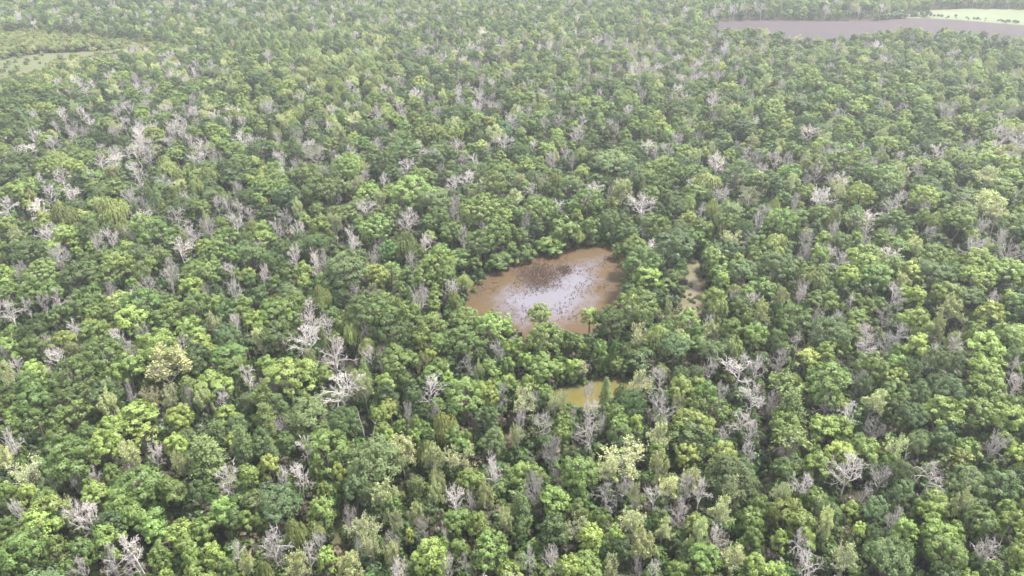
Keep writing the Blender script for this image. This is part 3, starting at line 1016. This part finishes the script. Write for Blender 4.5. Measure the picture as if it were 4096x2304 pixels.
# stands of one kind (P: patches of sunlight put into the tint), in pixels of the photograph: x y rx ry kind strength
STANDS = [
    (650, 540, 420, 80, 'B', .55), (1750, 400, 500, 60, 'B', .35), (3150, 670, 480, 90, 'B', .45), (2650, 290, 300, 50, 'B', .35), (2500, 190, 350, 40, 'B', .3),
    (1900, 210, 350, 40, 'B', .3), (350, 640, 330, 60, 'B', .4), (560, 330, 250, 40, 'B', .3), (3500, 1020, 200, 60, 'B', .4), (1350, 640, 300, 60, 'B', .3), (3900, 560, 250, 80, 'B', .3),
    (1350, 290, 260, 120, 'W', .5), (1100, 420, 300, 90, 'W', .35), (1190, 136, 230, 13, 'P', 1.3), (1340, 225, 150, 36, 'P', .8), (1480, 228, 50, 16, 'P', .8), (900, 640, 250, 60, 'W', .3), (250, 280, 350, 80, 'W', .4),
    (900, 150, 450, 45, 'C', .55), (1150, 185, 250, 30, 'C', .5), (400, 430, 400, 50, 'D', .4), (480, 120, 400, 30, 'D', .35), (2300, 700, 500, 120, 'D', .25), (2250, 850, 400, 60, 'G', .3), (600, 20, 600, 40, 'D', .3),
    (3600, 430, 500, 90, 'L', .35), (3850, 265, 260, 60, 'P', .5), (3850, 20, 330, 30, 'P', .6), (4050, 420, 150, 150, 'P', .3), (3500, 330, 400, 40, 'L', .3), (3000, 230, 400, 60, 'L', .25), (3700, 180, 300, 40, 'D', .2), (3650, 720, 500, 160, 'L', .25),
    (1500, 1700, 350, 400, 'S', .2), (2600, 2000, 500, 250, 'S', .25), (3300, 1900, 400, 300, 'T', .2)]
BASE = [('G', .33), ('L', .18), ('D', .12), ('T', .10), ('B', .12), ('S', .08), ('W', .025), ('C', .025), ('Y', .02)]


def pick_kind(px, py):
    for x, y, rx, ry, k, s in random.sample(STANDS, len(STANDS)):
        d = ((px - x) / rx) ** 2 + ((py - y) / ry) ** 2
        if d < 1.6 and random.random() < s * math.exp(-d * .8):
            return k
    r = random.random() * sum(b for _, b in BASE)
    for k, b in BASE:
        r -= b
        if r < 0:
            return k
    return 'G'


SCRUB_PX = [(-400, 130), (0, 118), (250, 130), (420, 150), (620, 165), (760, 190), (640, 225), (480, 235), (380, 262), (250, 300), (130, 320), (0, 335), (-400, 360)]
clear_arr = [np.array(P) for P in CLEAR]


def place_fill(x, y, w, kind=None, k=.36):
    px, py = to_px(x, y, 9.5)
    for P in WATERS:
        if inside(P, x, y):
            return None
    for P in CLEAR:
        if inside(P, x, y):
            return None
    if crowded(x, y, w, k):
        return None
    hh = 8 + .6 * w
    for P in VISIBLE:
        for z in (hh * .45, hh * .75, hh * .97):
            for q in (-.5, -.25, 0, .25, .5):
                if inside(P, *to_px(x + q * w, y, z)):
                    return None
    for z in (3, 7, 11, 14):
        if y > 380 and any(inside(MARSH_VIS, *to_px(x + q * w, y, z)) for q in (-.4, 0, .4)):
            return None
    t = make_tree(kind or pick_kind(px, py), x, y, w, False)
    if y > 430 and t.kind in 'GLDTY' and any(inside(P, x, y - 9) for P in CLEAR):
        t.proto = random.choice(PROTO['bank'])
        t.h *= .8
    if y < 330:
        t.h *= .86
    put(t)
    return t


def fill(y0, y1, step, wm, ws, k=.36, wide=.80):
    y = y0
    while y < y1:
        half = wide * (y * CP + 60) + 25
        n = int(2 * half / step)
        for i in range(n):
            x = -half + (i + random.random()) * step
            yy = y + random.uniform(-.5, .5) * step
            px, py = to_px(x, yy, 5)
            if inside(SCRUB_PX, px, py):
                continue
            w = min(max(random.gauss(wm, ws), 4.0), 14)
            place_fill(x, yy, w, None, k)
        y += step * .88


fill(62, 330, 5.6, 8.0, 2.0, .37)
fill(72, 330, 4.6, 5.0, 1.0, .36)
fill(330, 520, 5.7, 7.4, 1.8, .36, .78)
fill(520, 980, 5.3, 6.5, 1.6, .37, .76)
# low scrub round the marsh
scrub_w = to_world(SCRUB_PX, 3)
sx = [p[0] for p in scrub_w]
sy = [p[1] for p in scrub_w]
yy = min(sy)
while yy < max(sy):
    xx = max(min(sx), -.8 * yy)
    while xx < max(sx):
        a, b = xx + random.uniform(-1.6, 1.6), yy + random.uniform(-1.6, 1.6)
        hb_ = random.uniform(4.0, 7.0)
        if inside(scrub_w, a, b) and not inside(MARSH, a, b) and not any(inside(MARSH_VIS, *to_px(a, b, q)) for q in (hb_ * .5, hb_)):
            t = make_tree(random.choice('WWWWLLCG'), a, b, random.uniform(3.5, 6), False)
            t.h = hb_
            t.tint = jitter((.17, .20, .075), .15)
        xx += 3.8
    yy += 3.8

# ------------------------------------------------------------------ which trees are single objects
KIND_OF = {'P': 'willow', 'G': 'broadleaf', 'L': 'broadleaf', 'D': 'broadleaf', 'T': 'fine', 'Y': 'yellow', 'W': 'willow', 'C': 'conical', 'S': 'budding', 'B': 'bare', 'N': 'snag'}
NAME = {'broadleaf': 'broadleaf_tree', 'fine': 'blue_green_tree', 'yellow': 'yellow_leaved_tree', 'willow': 'willow_tree', 'conical': 'conical_tree', 'budding': 'budding_tree', 'bare': 'leafless_tree', 'snag': 'dead_snag'}
LIMIT = {'broadleaf': 300, 'fine': 200, 'yellow': 60, 'willow': 80, 'conical': 80, 'budding': 200, 'bare': 290, 'snag': 5}
in_view = [t for t in TREES if -60 < t.px < 4156 and 0 < t.py < 2340 and t.y < 330]
in_view.sort(key=lambda t: -(t.w / math.hypot(t.x, t.y, CAM_H - 9)))
count = {k: 0 for k in LIMIT}
single = []
for t in in_view:
    k = KIND_OF[t.kind]
    if count[k] < LIMIT[k]:
        count[k] += 1
        single.append(t)
ids = {id(t) for t in single}
rest = [t for t in TREES if id(t) not in ids]

# labels
COLW = {'P': 'pale yellow-green', 'G': 'green', 'L': 'bright yellow-green', 'D': 'dark green', 'T': 'blue-green fine-leaved', 'Y': 'yellow', 'W': 'pale olive', 'C': 'soft green', 'S': 'pale budding', 'B': 'grey', 'N': 'pale'}
FORM = {'broadleaf': 'broadleaf tree', 'fine': 'tree', 'yellow': 'leafy tree', 'willow': 'willow', 'conical': 'upright feathery tree', 'budding': 'thin-leaved tree', 'bare': 'leafless tree', 'snag': 'dead snag'}
SHORT = {'broadleaf': 'leafy', 'fine': 'blue-green', 'yellow': 'yellow', 'willow': 'willow', 'conical': 'feathery', 'budding': 'budding', 'bare': 'leafless', 'snag': 'dead'}
CATEG = {'broadleaf': 'tree', 'fine': 'tree', 'yellow': 'tree', 'willow': 'willow', 'conical': 'tree', 'budding': 'tree', 'bare': 'bare tree', 'snag': 'snag'}
COLS = ['at left edge', 'eighth across', 'quarter across', 'three-eighths across', 'mid-width', 'five-eighths across', 'three-quarters across', 'seven-eighths across', 'at right edge']
ROWS = ['at bottom edge', 'tenth up', 'two-tenths up', 'three-tenths up', 'four-tenths up', 'halfway up', 'six-tenths up', 'seven-tenths up', 'eight-tenths up', 'nine-tenths up', 'near top']


def nearest_other(t):
    best, bd = None, 1e9
    cx, cy = int(t.x // CELL), int(t.y // CELL)
    for i in (-1, 0, 1):
        for j in (-1, 0, 1):
            for o in grid.get((cx + i, cy + j), ()):
                if o is not t and o.kind != t.kind and (KIND_OF[o.kind] != KIND_OF[t.kind]):
                    d = math.hypot(o.x - t.x, o.y - t.y)
                    if d < bd:
                        best, bd = o, d
    return best


def landmark(t):
    for P, nm in ((POND, 'the brown pond'), (OLIVE, 'the olive pool'), (SWAMP, 'the swampy channel'), (NEARP, 'the murky pool')):
        sd = float(sdist(P, np.array([t.x]), np.array([t.y]))[0])
        if sd > -5:
            A = np.array(P)
            cx, cy = A.mean(0)
            if sd > .5:
                return 'standing in ' + nm
            dx, dy = t.x - cx, t.y - cy
            side = ('right' if dx > 0 else 'left') if abs(dx) > abs(dy) else ('far' if dy > 0 else 'near')
            return 'on %s bank of %s' % (side, nm)
    return None


def describe(t):
    k = KIND_OF[t.kind]
    size = 'large' if t.w > 10 else ('small' if t.w < 5.2 else '')
    parts = [q for q in (size, COLW[t.kind], FORM[k]) if q]
    lm = landmark(t)
    if lm:
        parts.append(lm.replace('the ', ''))
    else:
        o = nearest_other(t)
        if o:
            parts.append('beside a %s tree' % SHORT[KIND_OF[o.kind]])
    c = COLS[min(8, max(0, round(t.px / 512)))]
    r_ = ROWS[min(10, max(0, round((2304 - t.py) / 230.4)))]
    return ' '.join(parts) + ', ' + c + ', ' + r_


groups = {}
for t in single:
    groups.setdefault(describe(t), []).append(t)
LABEL = {}
ORD = ['leftmost', 'second from left', 'third from left', 'fourth from left', 'fifth from left', 'sixth from left', 'seventh from left', 'eighth from left', 'ninth from left', 'tenth from left', 'eleventh from left', 'twelfth from left', 'rightmost']
for lab, ts in groups.items():
    if len(ts) == 1:
        LABEL[id(ts[0])] = lab
    elif len(ts) == 2:
        ts.sort(key=lambda t: t.px)
        if abs(ts[0].px - ts[1].px) > abs(ts[0].py - ts[1].py):
            w2 = ('left one', 'right one')
        else:
            w2 = ('upper one', 'lower one') if ts[0].py < ts[1].py else ('lower one', 'upper one')
        for t, w_ in zip(ts, w2):
            LABEL[id(t)] = w_.replace(' one', '') + ' ' + lab
    else:
        ts.sort(key=lambda t: t.px)
        for i, t in enumerate(ts):
            LABEL[id(t)] = lab + ', ' + ORD[min(i, 12)]

GROUP = {'broadleaf': 'green broadleaf trees of the wood', 'fine': 'blue-green fine-leaved trees', 'yellow': 'yellow-leaved trees', 'willow': 'willows among the trees', 'conical': 'upright feathery trees',
         'budding': 'pale budding trees', 'bare': 'leafless grey trees', 'snag': 'dead snags'}
for t in single:
    k = KIND_OF[t.kind]
    p = t.proto
    e = bpy.data.objects.new(NAME[k], None)
    e.empty_display_size = .5
    e.location = (t.x, t.y, 0)
    e.rotation_euler = (t.lean[0], t.lean[1], t.rot)
    s = t.w / (2 * p['R'])
    e.scale = (s, s, t.h / p['H'])
    lab = LABEL[id(t)]
    e['label'] = lab if len(lab.split()) < 17 else lab.replace('bright ', '').replace(' of brown pond', ' of pond')
    e['category'] = CATEG[k]
    e['group'] = GROUP[k]
    COL.objects.link(e)
    for nm in ('trunk', 'crown'):
        o = bpy.data.objects.new(nm, p[nm + '_me'])
        o.parent = e
        o['tint'] = t.tint
        COL.objects.link(o)


# ------------------------------------------------------------------ masses nobody could count: geometry-node scatter
def scatter_tree():
    ng = bpy.data.node_groups.new("scatter", 'GeometryNodeTree')
    ng.interface.new_socket("Geometry", in_out='INPUT', socket_type='NodeSocketGeometry')
    ng.interface.new_socket("Geometry", in_out='OUTPUT', socket_type='NodeSocketGeometry')
    n = ng.nodes
    gi, go = n.new("NodeGroupInput"), n.new("NodeGroupOutput")
    m2p = n.new("GeometryNodeMeshToPoints")
    iop = n.new("GeometryNodeInstanceOnPoints")
    ci = n.new("GeometryNodeCollectionInfo")
    ci.inputs["Collection"].default_value = POOL
    ci.inputs["Separate Children"].default_value = True
    ci.inputs["Reset Children"].default_value = True
    ci.transform_space = 'ORIGINAL'
    iop.inputs["Pick Instance"].default_value = True

    def attr(name, typ):
        a = n.new("GeometryNodeInputNamedAttribute")
        a.data_type = typ
        a.inputs["Name"].default_value = name
        return [o for o in a.outputs if o.enabled and o.name == "Attribute"][0]
    L = ng.links.new
    L(gi.outputs[0], m2p.inputs["Mesh"])
    L(m2p.outputs[0], iop.inputs["Points"])
    L(ci.outputs[0], iop.inputs["Instance"])
    L(attr("shape", 'INT'), iop.inputs["Instance Index"])
    e2r = n.new("FunctionNodeEulerToRotation")
    L(attr("turn", 'FLOAT_VECTOR'), e2r.inputs[0])
    L(e2r.outputs[0], iop.inputs["Rotation"])
    L(attr("size", 'FLOAT_VECTOR'), iop.inputs["Scale"])
    L(iop.outputs[0], go.inputs[0])
    return ng


SCATTER = scatter_tree()


def mass(name, items, label, category):
    """items: (x, y, z, shape index, (rx, ry, rz), (sx, sy, sz), tint)"""
    me = bpy.data.meshes.new(name)
    n = len(items)
    me.vertices.add(n)
    me.vertices.foreach_set("co", np.array([i[:3] for i in items], np.float32).ravel())
    me.attributes.new("shape", 'INT', 'POINT').data.foreach_set("value", np.array([i[3] for i in items], np.int32))
    me.attributes.new("turn", 'FLOAT_VECTOR', 'POINT').data.foreach_set("vector", np.array([i[4] for i in items], np.float32).ravel())
    me.attributes.new("size", 'FLOAT_VECTOR', 'POINT').data.foreach_set("vector", np.array([i[5] for i in items], np.float32).ravel())
    me.attributes.new("tint", 'FLOAT_COLOR', 'POINT').data.foreach_set("color", np.array([(*i[6], 1) for i in items], np.float32).ravel())
    o = add(name, me, kind="stuff", label=label, category=category)
    md = o.modifiers.new("scatter", 'NODES')
    md.node_group = SCATTER
    return o


items = []
for t in rest:
    p = t.proto
    s = t.w / (2 * p['R'])
    items.append((t.x, t.y, 0, p['index'], (t.lean[0], t.lean[1], t.rot), (s, s, t.h / p['H']), t.tint))
mass("forest", items, "mass of mixed green and grey trees stretching to the horizon", "forest")

# undergrowth: bushes and saplings under the canopy
items = []
SH = PROTO['shrub']
for i in range(22000):
    y = 65 + 400 * random.random() ** 1.15
    half = .8 * (y * CP + 60) + 20
    x = random.uniform(-half, half)
    bad = False
    for P in WATERS:
        if inside(P, x, y):
            bad = True
    if bad:
        continue
    s = random.uniform(.5, 1.5)
    hz = s * random.uniform(.7, 1.5)
    if not bad and random.random() < .22:
        s, hz = random.uniform(1.2, 1.9), random.uniform(1.6, 2.6)
        pass
    if not bad and any(inside(P, *to_px(x, y, hz * q)) for P in VISIBLE for q in (1.0, 2.2)):
        continue
    col = random.choice(((.05, .085, .024), (.065, .11, .028), (.05, .07, .03), (.085, .12, .038), (.06, .055, .038)))
    items.append((x, y, 0, random.choice(SH)['index'], (0, 0, random.uniform(0, 6.28)), (s, s, hz), jitter(col)))
# bushes along the edge between the two far fields
for i in range(70):
    k = random.randrange(5)
    a, b = FIELD[3 + k], FIELD[4 + k]
    f = random.random()
    x, y = a[0] + (b[0] - a[0]) * f + random.gauss(0, 5), a[1] + (b[1] - a[1]) * f + random.gauss(0, 4)
    s = random.uniform(.7, 2.2) if k < 2 else random.uniform(.3, 1.0)
    items.append((x, y, 0, random.choice(SH)['index'], (0, 0, random.uniform(0, 6.28)), (s, s, s), jitter((.08, .115, .045))))
# bushes standing about on the marsh
for i in range(90):
    P = MARSH
    x = random.uniform(min(p[0] for p in P), max(p[0] for p in P))
    y = random.uniform(min(p[1] for p in P), max(p[1] for p in P))
    if inside(P, x, y) and math.sin(x * .05) + math.sin(y * .06 + 2) > .2:
        s = random.uniform(.6, 1.5)
        items.append((x, y, 0, random.choice(SH)['index'], (0, 0, random.uniform(0, 6.28)), (s, s, s * .9), jitter((.10, .14, .055))))
# tufts of swamp plants in the channel
A = np.array(SWAMP)
for i in range(420):
    x, y = random.uniform(A[:, 0].min(), A[:, 0].max()), random.uniform(A[:, 1].min(), A[:, 1].max())
    if inside(SWAMP, x, y) and math.sin(x * .9) + math.sin(y * .7 + x * .3) > .1:
        s = random.uniform(.12, .42)
        items.append((x, y, -.25, random.choice(SH)['index'], (0, 0, random.uniform(0, 6.28)), (s, s, s * random.uniform(.6, 1.2)), jitter((.10, .13, .05))))
# bank plants along the shores
for P in (POND, OLIVE):
    A = np.array(P)
    for i in range(len(A)):
        a, b = A[i], A[(i + 1) % len(A)]
        nrm = np.array([b[1] - a[1], a[0] - b[0]])
        nrm /= np.linalg.norm(nrm) + 1e-9
        L_ = np.linalg.norm(b - a)
        for j in range(max(1, int(L_ / 1.1))):
            q = a + (b - a) * random.random()
            c = q + nrm * random.uniform(-2.6, 2.6)
            if inside(P, c[0], c[1]) and random.random() < .75:
                continue
            s = random.uniform(.35, .95)
            items.append((c[0], c[1], -.15, random.choice(SH)['index'], (0, 0, random.uniform(0, 6.28)), (s, s, s * random.uniform(.8, 1.3)), jitter((.075, .13, .03))))
mass("undergrowth", items, "low bushes and saplings growing under the trees and along the banks", "undergrowth")

# dead stems and floating scraps on the brown pond
A = np.array(POND)
bx0, by0, bx1, by1 = *A.min(0), *A.max(0)
Vs, Qs, off = [], [], 0
r = np.random.default_rng(5)
dark_c = ground_at(*tile(1, 2, [(270, 1320)])[0])[:2]
dark_d = ground_at(*tile(1, 2, [(520, 1260)])[0])[:2]
pts = []
while len(pts) < 5200:
    u_ = r.random()
    if u_ < .36:
        q = np.array(dark_c) + r.normal(size=2) * np.array([3.4, 4.2])
    elif u_ < .44:
        q = np.array(dark_d) + r.normal(size=2) * np.array([1.2, 1.6])
    else:
        q = np.array([r.uniform(bx0, bx1), r.uniform(by0, by1)])
        if math.sin(q[0] * .35 + 2 * math.sin(q[1] * .2)) + math.sin(q[1] * .4) + r.normal() * .7 < .15:
            continue
    if inside(POND, q[0], q[1]):
        pts.append(q)
for q in pts:
    m = int(r.integers(2, 8))
    for k in range(m):
        p = np.array([q[0] + r.normal() * .22, q[1] + r.normal() * .22, -.24])
        a = r.uniform(0, 6.28)
        tilt = r.uniform(.2, 1.4)
        ln = r.uniform(.15, .6)
        d = np.array([math.cos(a) * math.sin(tilt), math.sin(a) * math.sin(tilt), abs(math.cos(tilt))])
        sd_ = np.array([-math.sin(a), math.cos(a), 0]) * r.uniform(.03, .10)
        tip = p + d * ln + np.array([0, 0, .05])
        Vs += [p - sd_, p + sd_, tip + sd_ * .5, tip - sd_ * .5]
        Qs.append([off, off + 1, off + 2, off + 3])
        off += 4
dm, dnt, db = mat("dead_stems")
gg = N(dnt, "ShaderNodeNewGeometry")
rp = N(dnt, "ShaderNodeValToRGB")
rp.color_ramp.elements[0].color = (.035, .024, .02, 1)
rp.color_ramp.elements[1].color = (.16, .10, .07, 1)
dnt.links.new(gg.outputs["Random Per Island"], rp.inputs["Fac"])
dnt.links.new(rp.outputs["Color"], db.inputs["Base Color"])
db.inputs["Roughness"].default_value = .9
add("pond_debris", new_mesh("pond_debris", np.array(Vs), Qs, mats=[dm]), kind="stuff", label="dark dead stems and scraps floating on the brown pond", category="debris")

# ------------------------------------------------------------------ haze: even thin air round the whole place
HX, HY0, HY1 = 1600, -150, 2200
hb = bpy.data.meshes.new("haze")
z0, z1 = -4, CAM_H + 6
hv = [(sx_ * HX, yv, zv) for zv in (z0, z1) for sx_, yv in ((-1, HY0), (1, HY0), (1, HY1), (-1, HY1))]
hb.from_pydata(hv, [], [(3, 2, 1, 0), (4, 5, 6, 7), (0, 1, 5, 4), (1, 2, 6, 5), (2, 3, 7, 6), (3, 0, 4, 7)])
hm = bpy.data.materials.new("haze_air")
hm.use_nodes = True
ht = hm.node_tree
for nd in list(ht.nodes):
    if nd.type == 'BSDF_PRINCIPLED':
        ht.nodes.remove(nd)
pv = ht.nodes.new("ShaderNodeVolumePrincipled")
pv.inputs["Color"].default_value = (.86, .93, 1.0, 1)
pv.inputs["Density"].default_value = .0002
pv.inputs["Anisotropy"].default_value = .35
ht.links.new(pv.outputs[0], ht.nodes["Material Output"].inputs["Volume"])
hb.materials.append(hm)
add("haze", hb, kind="stuff", label="thin pale summer haze over the whole wood", category="haze")
print("TREES", len(TREES), "single", len(single), count, "rest", len(rest))
